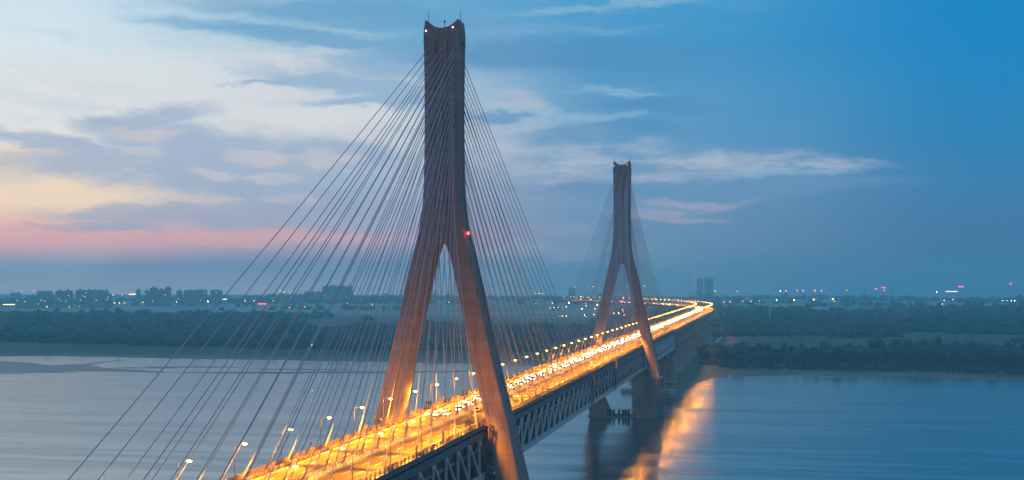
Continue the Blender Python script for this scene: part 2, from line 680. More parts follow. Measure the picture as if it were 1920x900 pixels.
def vnoise(x, y, s, seed):
    """cheap smooth value noise"""
    r = np.random.default_rng(seed)
    T = r.random((256, 256))
    xs, ys = x / s + 1000, y / s + 1000
    xi, yi = np.floor(xs).astype(int), np.floor(ys).astype(int)
    fx, fy = xs - xi, ys - yi
    fx, fy = fx * fx * (3 - 2 * fx), fy * fy * (3 - 2 * fy)
    g = lambda i, j: T[i % 256, j % 256]
    return (g(xi, yi) * (1 - fx) + g(xi + 1, yi) * fx) * (1 - fy) + (g(xi, yi + 1) * (1 - fx) + g(xi + 1, yi + 1) * fx) * fy


def ground_h(x, y):
    ys = np.interp(x, shore[:, 0], shore[:, 1])
    tt = y - ys + (vnoise(x, y, 28, 3) - .5) * 14 + (vnoise(x, y, 9, 4) - .5) * 5
    h = np.where(tt > 0, np.minimum(tt * .014, 1.6) + np.clip(tt - 110, 0, 60) * .025, np.maximum(tt * .05, -3.0))
    h = h + np.where(tt > 0, (vnoise(x, y, 60, 5) - .4) * .5 * np.clip(tt / 60, 0, 1), 0)
    return WZ + .05 + h


def axis(parts):
    a = np.concatenate([np.arange(p, q, st) for p, q, st in parts])
    return np.append(a, parts[-1][1])


gxs = axis([(-5500, -3000, 250), (-3000, -1200, 60), (-1200, -120, 10), (-120, 420, 6), (420, 1500, 40), (1500, 4500, 250)])
gys = axis([(600, 700, 25), (700, 1140, 5), (1140, 1600, 12), (1600, 3000, 70), (3000, 7600, 230)])
GX, GY = np.meshgrid(gxs, gys)
GZ = ground_h(GX, GY)
V = np.stack([GX.ravel(), GY.ravel(), GZ.ravel()], 1)
nx, ny = len(gxs), len(gys)
ii = (np.arange(ny - 1)[:, None] * nx + np.arange(nx - 1)[None, :]).ravel()
Fq = np.stack([ii, ii + 1, ii + 1 + nx, ii + nx], 1)
gm = bpy.data.materials.new('river_bank')
gm.use_nodes = True
t = gm.node_tree
b = t.nodes['Principled BSDF']
b.inputs['Roughness'].default_value = .9
tcn = t.nodes.new('ShaderNodeTexCoord')
sp = t.nodes.new('ShaderNodeSeparateXYZ')
t.links.new(tcn.outputs['Object'], sp.inputs[0])


def gnoise(s, det=5):
    n = t.nodes.new('ShaderNodeTexNoise')
    n.inputs['Scale'].default_value = s
    n.inputs['Detail'].default_value = det
    t.links.new(tcn.outputs['Object'], n.inputs['Vector'])
    return n.outputs['Fac']


def gramp(fac, stops):
    cr = t.nodes.new('ShaderNodeValToRGB')
    for i, (p, c) in enumerate(stops):
        k = cr.color_ramp.elements[i] if i < 2 else cr.color_ramp.elements.new(p)
        k.position = p
        k.color = (*c, 1)
    t.links.new(fac, cr.inputs[0])
    return cr.outputs[0]


mud = gramp(gnoise(.03), [(.3, (.07, .052, .042)), (.7, (.17, .135, .11))])
plain = gramp(gnoise(.0035), [(.35, (.10, .13, .10)), (.5, (.22, .24, .22)), (.65, (.34, .33, .31))])  # far plain kept pale: distance haze is put into its colour
veg = gramp(gnoise(.008), [(.3, (.010, .030, .020)), (.5, (.016, .040, .024)), (.62, (.035, .075, .035)), (.72, (.09, .08, .06))])
mrn = t.nodes.new('ShaderNodeMapRange')
mrn.inputs[1].default_value, mrn.inputs[2].default_value = WZ + .85, WZ + 1.35
addn = t.nodes.new('ShaderNodeMath')
addn.operation = 'MULTIPLY_ADD'
t.links.new(gnoise(.05), addn.inputs[0])
addn.inputs[1].default_value = .8
t.links.new(sp.outputs[2], addn.inputs[2])
t.links.new(addn.outputs[0], mrn.inputs[0])
mxn = t.nodes.new('ShaderNodeMix')
mxn.data_type = 'RGBA'
t.links.new(mrn.outputs[0], mxn.inputs[0])
t.links.new(mud, mxn.inputs[6])
t.links.new(veg, mxn.inputs[7])
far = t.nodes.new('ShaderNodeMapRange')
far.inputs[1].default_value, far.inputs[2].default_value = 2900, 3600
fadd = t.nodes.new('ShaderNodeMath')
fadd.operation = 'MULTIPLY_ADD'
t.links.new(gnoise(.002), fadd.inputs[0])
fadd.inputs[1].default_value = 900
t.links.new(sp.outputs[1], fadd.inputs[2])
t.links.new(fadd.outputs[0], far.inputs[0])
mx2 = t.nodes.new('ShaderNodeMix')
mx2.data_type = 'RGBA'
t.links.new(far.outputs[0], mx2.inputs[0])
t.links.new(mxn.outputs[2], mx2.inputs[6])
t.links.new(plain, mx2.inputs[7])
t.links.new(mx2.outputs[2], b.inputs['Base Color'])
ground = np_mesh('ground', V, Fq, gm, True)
tag(ground, kind='structure')

mudm = mat('wet_mud', (.06, .052, .05), .45, var=.35, scale=.05)


def sandbar(name, pts, top=.35):
    """a low island of wet mud with sloping sides"""
    P = np.array(pts, float)
    # subdivide + jitter the outline
    for _ in range(3):
        Q = np.roll(P, -1, 0)
        mid = (P + Q) / 2 + (rng.random(P.shape) - .5) * np.linalg.norm(Q - P, axis=1)[:, None] * .13
        P = np.stack([P, mid], 1).reshape(-1, 2)
    c = P.mean(0)
    mb = MB()
    n = len(P)
    rings = []
    for kk, z in ((1.02, -.8), (1.0, .03), (.93, top * .7), (.75, top)):
        rings.append([(c[0] + (p[0] - c[0]) * (.985 if kk < 1.01 and kk != 1 else 1) * 1.0 if kk > .95 else p[0] * kk + c[0] * (1 - kk),
                       p[1] if kk > .95 else p[1] * kk + c[1] * (1 - kk), WZ + z) for p in P])
    vs = [p for r in rings for p in r] + [(c[0], c[1], WZ + top)]
    fs = []
    for i in range(3):
        for k in range(n):
            fs.append((i * n + k, i * n + (k + 1) % n, (i + 1) * n + (k + 1) % n, (i + 1) * n + k))
    for k in range(n):
        fs.append((3 * n + k, 3 * n + (k + 1) % n, 4 * n))
    mb.add(vs, fs)
    o = mb.build(name, mudm, origin=(c[0], c[1], WZ))
    return tag(o, kind='structure')


sandbar('sandbar', [(-1150, 770), (-800, 790), (-667, 794), (-646, 800), (-625, 834), (-591, 849), (-544, 850), (-504, 843), (-560, 880), (-611, 898), (-640, 930),
                    (-672, 950), (-692, 932), (-725, 955), (-784, 985), (-1150, 1000)])
sandbar('sandbar', [(-504, 843), (-440, 850), (-396, 863), (-330, 872), (-275, 880), (-196, 921), (-201, 935), (-307, 900), (-391, 877), (-470, 856)])
sandbar('sandbar', [(-668, 938), (-664, 955), (-661, 1041), (-654, 1033), (-652, 960), (-648, 920)], .2)

for k_ in range(8):
    az_, dd_ = -.37 + .031 * k_ + random.uniform(-.01, .01), random.uniform(1340, 1440)
    x_, y_ = polar(az_, dd_)
    ln_, wd_ = random.uniform(30, 75), random.uniform(5, 14)
    sandbar('sandbar', [(x_ + ln_ * cos(a_) * cos(.12) - wd_ * sin(a_) * sin(.12), y_ + ln_ * cos(a_) * sin(.12) + wd_ * sin(a_) * cos(.12)) for a_ in np.arange(0, 6.2, .52)], .25)

# ------------------------------------------------------------------ pylons
Zc = [119.6, 117.1, 114.5, 112.0, 109.5, 107.0, 104.4, 101.8, 99.1, 96.6, 93.5, 90.7, 85.0, 79.5, 72.9, 64.7]
OUT_Z = [-49.5, -21.4, -20.6, 0.5, 12, 25, 37, 43, 48, 53, 57, 60.5, 66, 71, 77, 84, 95, 109, 122]
OUT_W = [21.5, 26.6, 26.6, 21.9, 18.9, 15.8, 13.0, 11.9, 10.75, 9.6, 8.5, 7.6, 6.7, 6.15, 5.85, 5.72, 5.65, 5.75, 6.05]
INN_Z = [-49.5, -21.4, -20.6, 0.5, 12, 25, 36.6, 43, 51.9, 57]
INN_W = [7.5, 19.3, 19.3, 14.9, 12.2, 9.4, 6.8, 5.35, 3.2, 1.4]
DEP_Z = [-49.5, -18, -5, 0, 38, 57, 125]
DEP_W = [17.5, 16.8, 13.6, 12.2, 11.0, 9.2, 7.4]


def ow(z): return float(np.interp(z, OUT_Z, OUT_W))
def iw(z): return float(np.interp(z, INN_Z, INN_W))
def dp(z): return float(np.interp(z, DEP_Z, DEP_W))


def make_pylon():
    root = thing('bridge_pylon', 'taller concrete inverted Y pylon with a red beacon, cables fanning off both sides', 'bridge pylon', (0, 0, WZ), 'concrete pylons of the cable stayed bridge')
    mb = MB()
    zs = sorted(set(OUT_Z[:11] + INN_Z))
    zs = [z for z in zs if z <= 57]
    zs = sorted(set(zs + [30, 19, 6, -8]))
    ch = .35
    for sgn in (-1, 1):
        secs = []
        for z in zs:
            a, o, d = iw(z), ow(z), dp(z) / 2
            r = .32
            # outer face has a shallow recess, corners are chamfered
            sec = [(a + ch, -d), (o - ch, -d), (o, -d + ch), (o, -d * .55), (o - r, -d * .5), (o - r, d * .5), (o, d * .55), (o, d - ch), (o - ch, d), (a + ch, d), (a, d - ch), (a, -d + ch)]
            if sgn < 0:
                sec = [(-x, y) for x, y in sec][::-1]
            secs.append([(x, y, z) for x, y in sec])
        MB().loft(secs, 0, (True, False)).build('leg', M['concrete'], root)
    sh = MB()
    secs = []
    for z in [57, 60.5, 63, 66, 71, 77, 84, 95, 109, 122]:
        w, d = ow(z), dp(z) / 2
        g = .45
        half = [(1.55, -d), (1.7, -d + g), (2.15, -d + g), (2.3, -d), (w - ch, -d), (w, -d + ch), (w, -d * .55), (w - .32, -d * .5),
                (w - .32, d * .5), (w, d * .55), (w, d - ch), (w - ch, d), (2.3, d), (2.15, d - g), (1.7, d - g), (1.55, d)]
        sec = half + [(-x, y) for x, y in half[::-1]]
        secs.append([(x, y, z) for x, y in sec])
    sh.loft(secs, 0, (True, False))
    # crown: two horns with a concave saddle between them
    d = dp(124) / 2
    prof = [(-6.05, 122)]
    prof += [(-6.0, 125.0), (-5.55, 128.3), (-5.25, 128.7)]
    for k in range(1, 12):
        x = -5.25 + 10.5 * k / 12
        prof.append((x, 126.0 + 2.7 * (abs(x) / 5.25) ** 2.1))
    prof += [(5.25, 128.7), (5.55, 128.3), (6.0, 125.0), (6.05, 122)]
    fr = [(x, -d, z) for x, z in prof]
    bk = [(x, d, z) for x, z in prof]
    n = len(prof)
    vs = fr + bk
    fs = [(k, k + n, k + n + 1, k + 1) for k in range(n - 1)]
    # front and back as strips down to the base line
    low = []
    for k in range(n):
        low.append((prof[k][0], -d, 122.0))
    vs2 = vs + low + [(x, d, 122.0) for x, z in prof]
    for k in range(1, n - 2):
        fs.append((k, k + 1, 2 * n + k + 1, 2 * n + k))
        fs.append((n + k + 1, n + k, 3 * n + k, 3 * n + k + 1))
    sh.add(vs2, fs)
    # ledge below the crown and recessed niches
    sh.box(-6.14, 6.14, -d - .12, d + .12, 121.2, 121.6)
    shaft = sh.build('shaft', M['concrete'], root)
    for s in (-1, 1):
        x0, x1 = sorted((s * 18.3, s * 27.9))
        MB().box(x0, x1, -9.3, 9.3, -22.4, -21.5).build('bearing_ledge', M['pier'], root)
    # strut between the legs under the truss, carries the deck
    st = MB().box(-18.8, 18.8, -4.4, 4.4, -21.3, -17.2)
    st.build('cross_beam', M['pier'], root)
    pc = MB()
    sec = []
    for z, e in ((-52, 0), (-48.9, 0), (-48.6, -.5)):
        ring = []
        for k in range(40):
            tt = 2 * pi * k / 40
            cx = 24 * (abs(cos(tt)) ** .45) * (1 if cos(tt) > 0 else -1)
            cyy = 10.5 * (abs(sin(tt)) ** .6) * (1 if sin(tt) > 0 else -1)
            ring.append((cx * (1 + e / 24), cyy * (1 + e / 10), z))
        sec.append(ring)
    pc.loft(sec)
    pcap = pc.build('pile_cap', M['pier'], root)
    for x in (-8.5, -6.8, -4.6, -1.0, 1.6, 3.6, 5.6):
        mb = MB().tube((x, -9.2, -48.6), (x + random.uniform(-.5, .5), -9.2, -44.9), .95, .75, 8)
        mb.ell((x, -9.2, -44.7), (1.1, 1.1, .7))
        mb.build('mooring_post', M['barrel'], pcap)
    for x in (-5.3, 5.3):
        MB().tube((x, 0, 128.0), (x, 0, 132.4), .12, .05, 6).build('lightning_rod', M['dark'], root)
    mp = MB().tube((0, 0, 126), (0, 0, 128.6), .12, .1, 6)
    mp.ell((0, 0, 128.7), (.35, .35, .35))
    mp.build('mast', M['dark'], root)
    for x, z in ((-5.2, 125.2), (3.6, 126.0)):
        MB().ell((x, -d - .12, z), (.2, .2, .2)).build('maintenance_lamp', M['white_l'], root)
    # stay cables: 3 planes, 16 pairs each
    for plane, (xt, xb) in enumerate(((-4.3, -14.45), (0.0, 0.0), (4.0, 14.45))):
        for i in range(16):
            yb = 227 - 14 * i
            zt = Zc[i]
            dd = dp(zt) / 2
            for s in (-1, 1):
                A = np.array((xt, s * (dd - .2), zt))
                B = np.array((xb, s * yb, .7))
                mb = MB()
                L0 = np.linalg.norm(B - A)
                # slight sag
                prev = A
                nseg = 6
                for k in range(1, nseg + 1):
                    q = A + (B - A) * k / nseg
                    q[2] -= 4 * (k / nseg) * (1 - k / nseg) * L0 * .004
                    mb.tube(prev, q, .115, .115, 6, 0, False)
                    prev = q
                u = (B - A) / L0
                mb.tube(B - u * 3.2, B + u * .2, .24, .3, 8, 1)
                mb.tube(A - u * .1, A + u * 1.6, .22, .18, 8, 0)
                mb.box(xb - .45, xb + .45, s * yb - .6, s * yb + .6, .05, .75, 1)
                o = mb.build('stay_cable', [M['cable'], M['sleeve']], root)
    return root


pyl = make_pylon()
pyl2 = dup(pyl, (0, 504, WZ), 0, 'smaller bluish concrete inverted Y pylon standing farther along the bridge by the river bank')
wl = MB().ell((8.75, -4.2, 60.3), (.5, .45, .45))
wl.build('warning_light', M['red'], pyl)

# ------------------------------------------------------------------ the truss deck
Y0, Y1 = -252.0, 798.0
deck = thing('bridge_deck', 'long straight double deck steel truss carrying the orange lit road between both pylons', 'bridge deck', (0, 0, -17))
MB().box(-13.1, 13.1, Y0, Y1, -.30, 0.0).build('road_surface', M['asphalt'], deck)
sl = MB()
for s in (-1, 1):
    x0, x1 = sorted((s * 13.1, s * 14.95))
    sl.box(x0, x1, Y0, Y1, -.34, .14)                         # walkway
    x0, x1 = sorted((s * 14.952, s * 15.22))
    sl.box(x0, x1, Y0, Y1, -1.1, .16)                        # fascia plate
    x0, x1 = sorted((s * 14.2, s * 15.0))
    sl.box(x0, x1, Y0, Y1, -3.9, -1.9)
sl.box(-14.2, 14.2, Y0, Y1, -1.0, -.35)
for k in range(int((Y1 - Y0) / 7)):
    y = Y0 + k * 7
    sl.box(14.2, 15.1, y, y + .3, -1.9, -.36)
    sl.box(-14.2, 14.2, y, y + .4, -2.2, -1.0)
sl.build('deck_slab', M['fascia'], deck)


def markings(y0, y1):
    mk = MB()
    z0, z1 = .004, .008
    for x in (-11.6, -1.75, 1.75, 11.6):
        mk.add([(x - .1, y0, z1), (x + .1, y0, z1), (x + .1, y1, z1), (x - .1, y1, z1)], [(0, 1, 2, 3)])
    for x in (-8.3, -5.0, 5.0, 8.3):
        y = y0
        while y < y1 - 6:
            mk.add([(x - .09, y, z1), (x + .09, y, z1), (x + .09, y + 6, z1), (x - .09, y + 6, z1)], [(0, 1, 2, 3)])
            y += 15
    return mk


markings(Y0, Y1).build('lane_marking', M['paint'], deck)


def railing(x, y0, y1, h=1.25, step=3.5, solid=False):
    mb = MB()
    z = .14 if abs(x) > 13 else 0
    for zz in ((h, .72 * h, .4 * h) if not solid else (h,)):
        mb.box(x - .06, x + .06, y0, y1, z + zz - .11, z + zz)
    y = y0
    while y < y1:
        mb.box(x - .14, x + .14, y, y + .30, z, z + h + .06, 1)
        y += step
    if solid:
        mb.box(x - .05, x + .05, y0, y1, z + .05, z + h * .86)
    else:
        y = y0
        while y < min(y1, 260):
            mb.box(x - .035, x + .035, y, y + .07, z + .1, z + h - .1)
            y += .7
    return mb


railing(14.75, Y0, Y1).build('railing', [M['rail'], M['dark']], deck)
railing(-14.75, Y0, Y1, solid=True).build('parapet', [M['rail'], M['rail']], deck)
gr = railing(12.75, Y0, Y1, .8, 4).build('guard_rail', [M['rail_light'], M['rail']], deck)
railing(-12.75, Y0, Y1, .8, 4).build('guard_rail', [M['rail_light'], M['rail']], deck)
md = MB()
for x in (-.95, .95):
    for zz in (.85, .5):
        md.box(x - .07, x + .07, Y0, Y1, zz - .16, zz)
    y = Y0
    while y < Y1:
        md.box(x - .1, x + .1, y, y + .2, .004, .95)
        y += 2.5
md.box(-1.1, 1.1, Y0, Y1, .004, .12)
md.build('median_fence', M['rail_light'], deck)

PANEL = 14.0


def chord_piece(mb, x, y0, y1):
    mb.box(x - .5, x + .5, y0, y1, -3.6, -2.3)


bot = MB()
for x in (-14.6, 0, 14.6):
    bot.box(x - .55, x + .55, Y0, Y1, -17.0, -15.5)
    bot.box(x - .8, x + .8, Y0, Y1, -15.497, -15.3)
bot.build('bottom_chord', M['steel'], deck)
MB().box(-13.7, 13.7, Y0, Y1, -16.2, -15.6).build('rail_deck', M['steel_shaded'], deck)


def lean(y):
    """which way the diagonal of the panel starting at y leans"""
    if y < 0:
        return 1
    if y < 252:
        return -1
    if y < 504:
        return 1
    return -1


inner = MB()
k = 0
y = Y0
gus = MB()
while y < Y1 - .1:
    for x in (-14.6, 0.0):
        inner.bar((x, y, -15.4), (x, y, -3.8), .7, .6)
        if lean(y) > 0:
            inner.bar((x, y, -3.8), (x, y + PANEL, -15.4), .7, .7)
        else:
            inner.bar((x, y, -15.4), (x, y + PANEL, -3.8), .7, .7)
    inner.box(-13.6, 13.6, y - .3, y + .3, -3.8, -2.3)
    if y >= -140:
        MB().bar((14.6, y, -15.4), (14.6, y, -3.8), .62, .62).build('truss_post', M['steel'], deck)
        a, c = ((14.6, y, -3.9), (14.6, y + PANEL, -15.3)) if lean(y) > 0 else ((14.6, y, -15.3), (14.6, y + PANEL, -3.9))
        MB().bar(a, c, .66, .7).build('truss_diagonal', M['steel'], deck)
        gus.box(14.24, 14.96, y - 1.0, y + 1.0, -5.2, -3.906)
        gus.box(14.24, 14.96, y - 1.0, y + 1.0, -15.5, -14.4)
    y += PANEL
inner.build('inner_truss', M['steel_shaded'], deck)
gus.build('gusset_plate', M['steel'], deck)

# ------------------------------------------------------------------ approach viaduct (straight, then bending away)
S0, S1, R = 798.0, 1570.0, 1500.0
S2 = 2650.0


def path(s):
    if s <= S1:
        return np.array((0.0, s)), 0.0
    a = (s - S1) / R
    return np.array((-R * (1 - cos(a)), S1 + R * sin(a))), a


def at(s, off, z):
    p, a = path(s)
    return (p[0] + off * cos(a), p[1] + off * sin(a), z)


ss = [S0] + list(np.arange(S0 + 40, S1, 40)) + list(np.arange(S1, S2, 25)) + [S2]
via = thing('approach_viaduct', 'concrete double level approach viaduct on a row of tall piers, bending away over the woods', 'viaduct', (0, S0, -48))


def sweep(prof, mb=None, s_list=ss):
    mb = mb or MB()
    return mb.loft([[at(s, o, z) for o, z in prof] for s in s_list])


sweep([(-13.1, -.3), (13.1, -.3), (13.1, 0), (-13.1, 0)]).build('road_surface', M['asphalt'], via)
g = sweep([(13.1, -.36), (14.95, -.36), (14.95, .14), (13.1, .14)])
sweep([(-14.95, -.36), (-13.1, -.36), (-13.1, .14), (-14.95, .14)], g)
sweep([(14.952, -2.0), (15.2, -2.0), (15.2, .16), (14.952, .16)], g)
sweep([(-15.2, -2.0), (-14.952, -2.0), (-14.952, .16), (-15.2, .16)], g)
sweep([(-12, -4.2), (12, -4.2), (14.9, -1.4), (14.9, -.38), (-14.9, -.38), (-14.9, -1.4)], g)
g.build('box_girder', M['girder'], via)
g = sweep([(-12.5, -17.0), (12.5, -17.0), (14.4, -14.6), (14.4, -14.0), (-14.4, -14.0), (-14.4, -14.6)], None, [s for s in ss if s <= 2000])
g.build('rail_girder', M['girder'], via)
mk = MB()
for o in (-11.6, -1.75, 1.75, 11.6):
    mk.loft([[at(s, o - .1, .008), at(s, o + .1, .008)] for s in ss], 0, (False, False), False)
mk.build('lane_marking', M['paint'], via)
for o, nm, mm in ((14.75, 'railing', 'rail'), (-14.75, 'parapet', 'rail')):
    r = MB()
    for zz in (1.3, .85, .5):
        sweep([(o - .06, zz), (o + .06, zz), (o + .06, zz + .12), (o - .06, zz + .12)], r)
    for s in np.arange(S0 + 2, S2, 5):
        r.bar(at(s, o, .15), at(s, o, 1.45), .2, .2)
    r.build(nm, M[mm], via)
r = MB()
for o in (-.95, .95):
    sweep([(o - .07, .5), (o + .07, .5), (o + .07, .9), (o - .07, .9)], r)
r.build('median_fence', M['rail_light'], via)
for s in list(np.arange(S0 + 40, S1 + 500, 40.7)):
    p = MB()
    for o in (-10.5, 10.5):
        q = at(s, o, 0)
        _, a = path(s)
        w, dd = 4.2, 3.4
        secs = []
        for z, k in ((-53, 1.25), (-45, 1.25), (-44.5, 1), (-17.0, 1)):
            secs.append([(q[0] + (i * w / 2 * k) * cos(a) - (j * dd / 2 * k) * sin(a), q[1] + (i * w / 2 * k) * sin(a) + (j * dd / 2 * k) * cos(a), z)
                         for i, j in ((-1, -1), (1, -1), (1, 1), (-1, 1))])
        p.loft(secs)
        secs = [[(q[0] + (i * 2.6 / 2) * cos(a) - (j * 2.6 / 2) * sin(a), q[1] + (i * 2.6 / 2) * sin(a) + (j * 2.6 / 2) * cos(a), z)
                 for i, j in ((-1, -1), (1, -1), (1, 1), (-1, 1))] for z in (-14.0, -4.2)]
        for sc in secs:
            pass
        p.loft([[(x + (2.2 if o > 0 else -2.2) * cos(a), y_ + (2.2 if o > 0 else -2.2) * sin(a), z) for x, y_, z in sc] for sc in secs])
    for z0, z1 in ((-19.2, -17.02),):
        secs = [[at(s - 1.5, o, z0), at(s + 1.5, o, z0), at(s + 1.5, o, z1), at(s - 1.5, o, z1)] for o in (-13.5, 13.5)]
        p.loft(secs)
    p.build('viaduct_pier', M['viaduct'], via)

# piers carrying the far end of the truss
for yy, lab, wcap in ((700.0, 'wide concrete river pier on a round ended pile cap beyond the smaller pylon', 23.5), (798.0, 'concrete bank pier where the steel truss meets the viaduct', 18.0)):
    pr = thing('bridge_pier', lab, 'pier', (0, yy, WZ))
    b_ = MB()
    b_.loft([[(-15.5 * k, yy - 4 * k2, z), (15.5 * k, yy - 4 * k2, z), (15.5 * k, yy + 4 * k2, z), (-15.5 * k, yy + 4 * k2, z)]
             for z, k, k2 in ((-48, .88, 1), (-24, .88, 1), (-20, 1.08, 1.05), (-17.02, 1.08, 1.05))])
    b_.build('pier_wall', M['pier'], pr)
    c_ = MB()
    rings = []
    for z in (-52.5, -46.6):
        ring = []
        for k in range(36):
            tt = 2 * pi * k / 36
            ex = wcap - 8 if cos(tt) > 0 else -(wcap - 8)
            ring.append((ex + 8 * cos(tt), yy + 8 * sin(tt), z))
        rings.append(ring)
    c_.loft(rings)
    c_.build('pile_cap', M['girder'], pr)

# ------------------------------------------------------------------ street lamps
ld = bpy.data.lights.new('sodium_bulb', 'SPOT')
ld.spot_size = radians(82)
ld.spot_blend = .9
lu = bpy.data.lights.new('sodium_glow', 'POINT')
lu.energy = UP_POWER
lu.color = (1.0, .33, .02)
ln = bpy.data.lights.new('pylon_fill', 'POINT')
ln.energy = 13000.0
ln.color = (1.0, .33, .02)
ln.shadow_soft_size = .35
lu.shadow_soft_size = .35
ld.energy = LAMP_POWER
ld.color = (1.0, .34, .008)
ld.shadow_soft_size = .8


def make_lamp():
    r = thing('street_lamp', 'tall sodium street lamp with one arm over the oncoming lanes', 'street lamp', (0, 0, 0), 'street lamps beside the oncoming lanes')
    p = MB().tube((0, 0, 0), (0, 0, 8.6), .12, .08, 8)
    p.box(-.25, .25, -.25, .25, 0, .5)
    p.build('pole', M['pole'], r)
    a = MB().tube((0, 0, 8.2), (.7, 0, 8.75), .07, .07, 6).tube((.7, 0, 8.75), (2.0, 0, 8.9), .07, .06, 6)
    a.build('arm', M['pole'], r)
    h = MB()
    h.box(1.7, 3.0, -.26, .26, 8.84, 9.02)
    hd = h.build('lamp_head', M['pole'], r)
    MB().ell((2.35, 0, 8.70), (.64, .42, .32), 10, 6).build('lens', M['lens'], hd)
    for tilt in (-1, 1):          # batwing optics: the beams are thrown up and down the road
        lo = bpy.data.objects.new('bulb', ld)
        col.objects.link(lo)
        lo.parent = r
        lo.location = (2.35, .05 * tilt, 8.2)
        lo.rotation_euler = (radians(44) * tilt, radians(-14), 0)
    lo = bpy.data.objects.new('glow', lu)
    col.objects.link(lo)
    lo.parent = r
    lo.location = (2.35, 0, 8.1)
    return r


lamp0 = make_lamp()
SP = 28.4
OFF = {34, 26, 27}
first = True
k = 0
s = -190.9
while s < S2 - 20:
    for side in (-1, 1):
        _, a = path(s)
        loc = at(s + (0 if side < 0 else -3.5), side * 14.35, .14)
        # keep clear of the pylon legs
        if any(abs(loc[1] - py) < 7.5 and abs(loc[0]) < 20 for py in (0, 504)):
            continue
        rz = a if side < 0 else a + pi
        if first:
            lamp0.location = loc
            lamp0.rotation_euler = (0, 0, rz)
            index_children(lamp0)
            first = False
        elif side < 0:
            lq = dup(lamp0, loc, rz)
        else:
            lq = dup(lamp0, loc, rz, 'tall sodium street lamp with one arm over the outgoing lanes', 'street lamps beside the outgoing lanes')
        if not first and s > -190 and abs(s) < 62:
            for ch in lq.children:
                if ch.type == 'LIGHT' and ch.data == lu:
                    ch.data = ln              # added fill, stronger than the lamp's own glow, brightens the pylon
    s += SP
    k += 1


# ------------------------------------------------------------------ floodlight clusters
def make_flood():
    r = thing('floodlight_mast', 'short mast with four dark round floodlights at the deck edge beside the taller pylon', 'floodlight', (0, 0, 0), 'floodlight masts beside the taller pylon')
    MB().tube((0, 0, 0), (0, 0, 2.2), .09, .08, 6).build('pole', M['pole'], r)
    MB().box(-.75, .75, -.06, .06, 1.95, 2.07).build('crossbar', M['pole'], r)
    for x, z in ((-.62, 2.45), (.0, 2.75), (.62, 2.45), (0.1, 1.75)):
        mb = MB().tube((x, .3, z + .1), (x, -.22, z - .06), .22, .36, 10)
        mb.build('floodlight', M['dark'], r)
    return r


fl0 = make_flood()
first = True
for py, lab, grp in ((0, None, None), (504, 'short mast with four dark round floodlights at the deck edge beside the smaller pylon', 'floodlight masts beside the smaller pylon')):
    for dy in (-40, -25, 35, 50):
        for side in (-1, 1):
            loc = (side * 14.0, py + dy, .14)
            rz = pi if dy < 0 else 0
            if first:
                fl0.location = loc
                fl0.rotation_euler = (0, 0, rz)
                first = False
            else:
                dup(fl0, loc, rz, lab, grp)

# ------------------------------------------------------------------ inspection gantries on the truss
GL = ['red oxide inspection gantry with ladder cage hanging beside the taller pylon leg', 'red oxide inspection gantry on the truss nearer to midspan',
      'red oxide inspection gantry on the truss closer to the smaller pylon', 'red oxide inspection gantry at the joint between truss and viaduct']
for y, lab in zip((-9.5, 233, 327, 800), GL):
    g = thing('inspection_gantry', lab, 'gantry', (15.6, y, -17), 'inspection gantries on the truss')
    c = MB()
    for dy in (-1.1, 1.1):
        for dx in (15.75, 16.7):
            c.bar((dx, y + dy, -16.5), (dx, y + dy, -3.0), .16, .16)
    for z in np.arange(-16.4, -3, .9):
        for dx in (15.75, 16.7):
            c.bar((dx, y - 1.1, z), (dx, y + 1.1, z), .1, .1)
        c.bar((15.75, y - 1.1, z), (16.7, y - 1.1, z), .1, .1)
        c.bar((15.75, y + 1.1, z), (16.7, y + 1.1, z), .1, .1)
    c.build('ladder_cage', M['dark'], g)
    c = MB()
    c.bar((15.3, y - 1.3, .3), (17.0, y - 1.3, .3), .35, .35).bar((15.3, y + 1.3, .3), (17.0, y + 1.3, .3), .35, .35)
    c.bar((16.9, y - 1.3, .3), (16.9, y - 1.3, -4.4), .35, .35).bar((16.9, y + 1.3, .3), (16.9, y + 1.3, -4.4), .35, .35)
    c.bar((16.9, y - 1.6, -1.2), (16.9, y + 1.6, -1.2), .5, .5)
    c.build('bracket', M['rust'], g)
    c = MB().box(15.5, 17.2, y - 1.7, y + 1.7, -7.2, -6.7)
    c.bar((15.5, y - 1.7, -5.7), (17.2, y - 1.7, -5.7), .12, .12).bar((17.2, y - 1.7, -5.7), (17.2, y + 1.7, -5.7), .12, .12)
    c.build('platform', M['rust'], g)


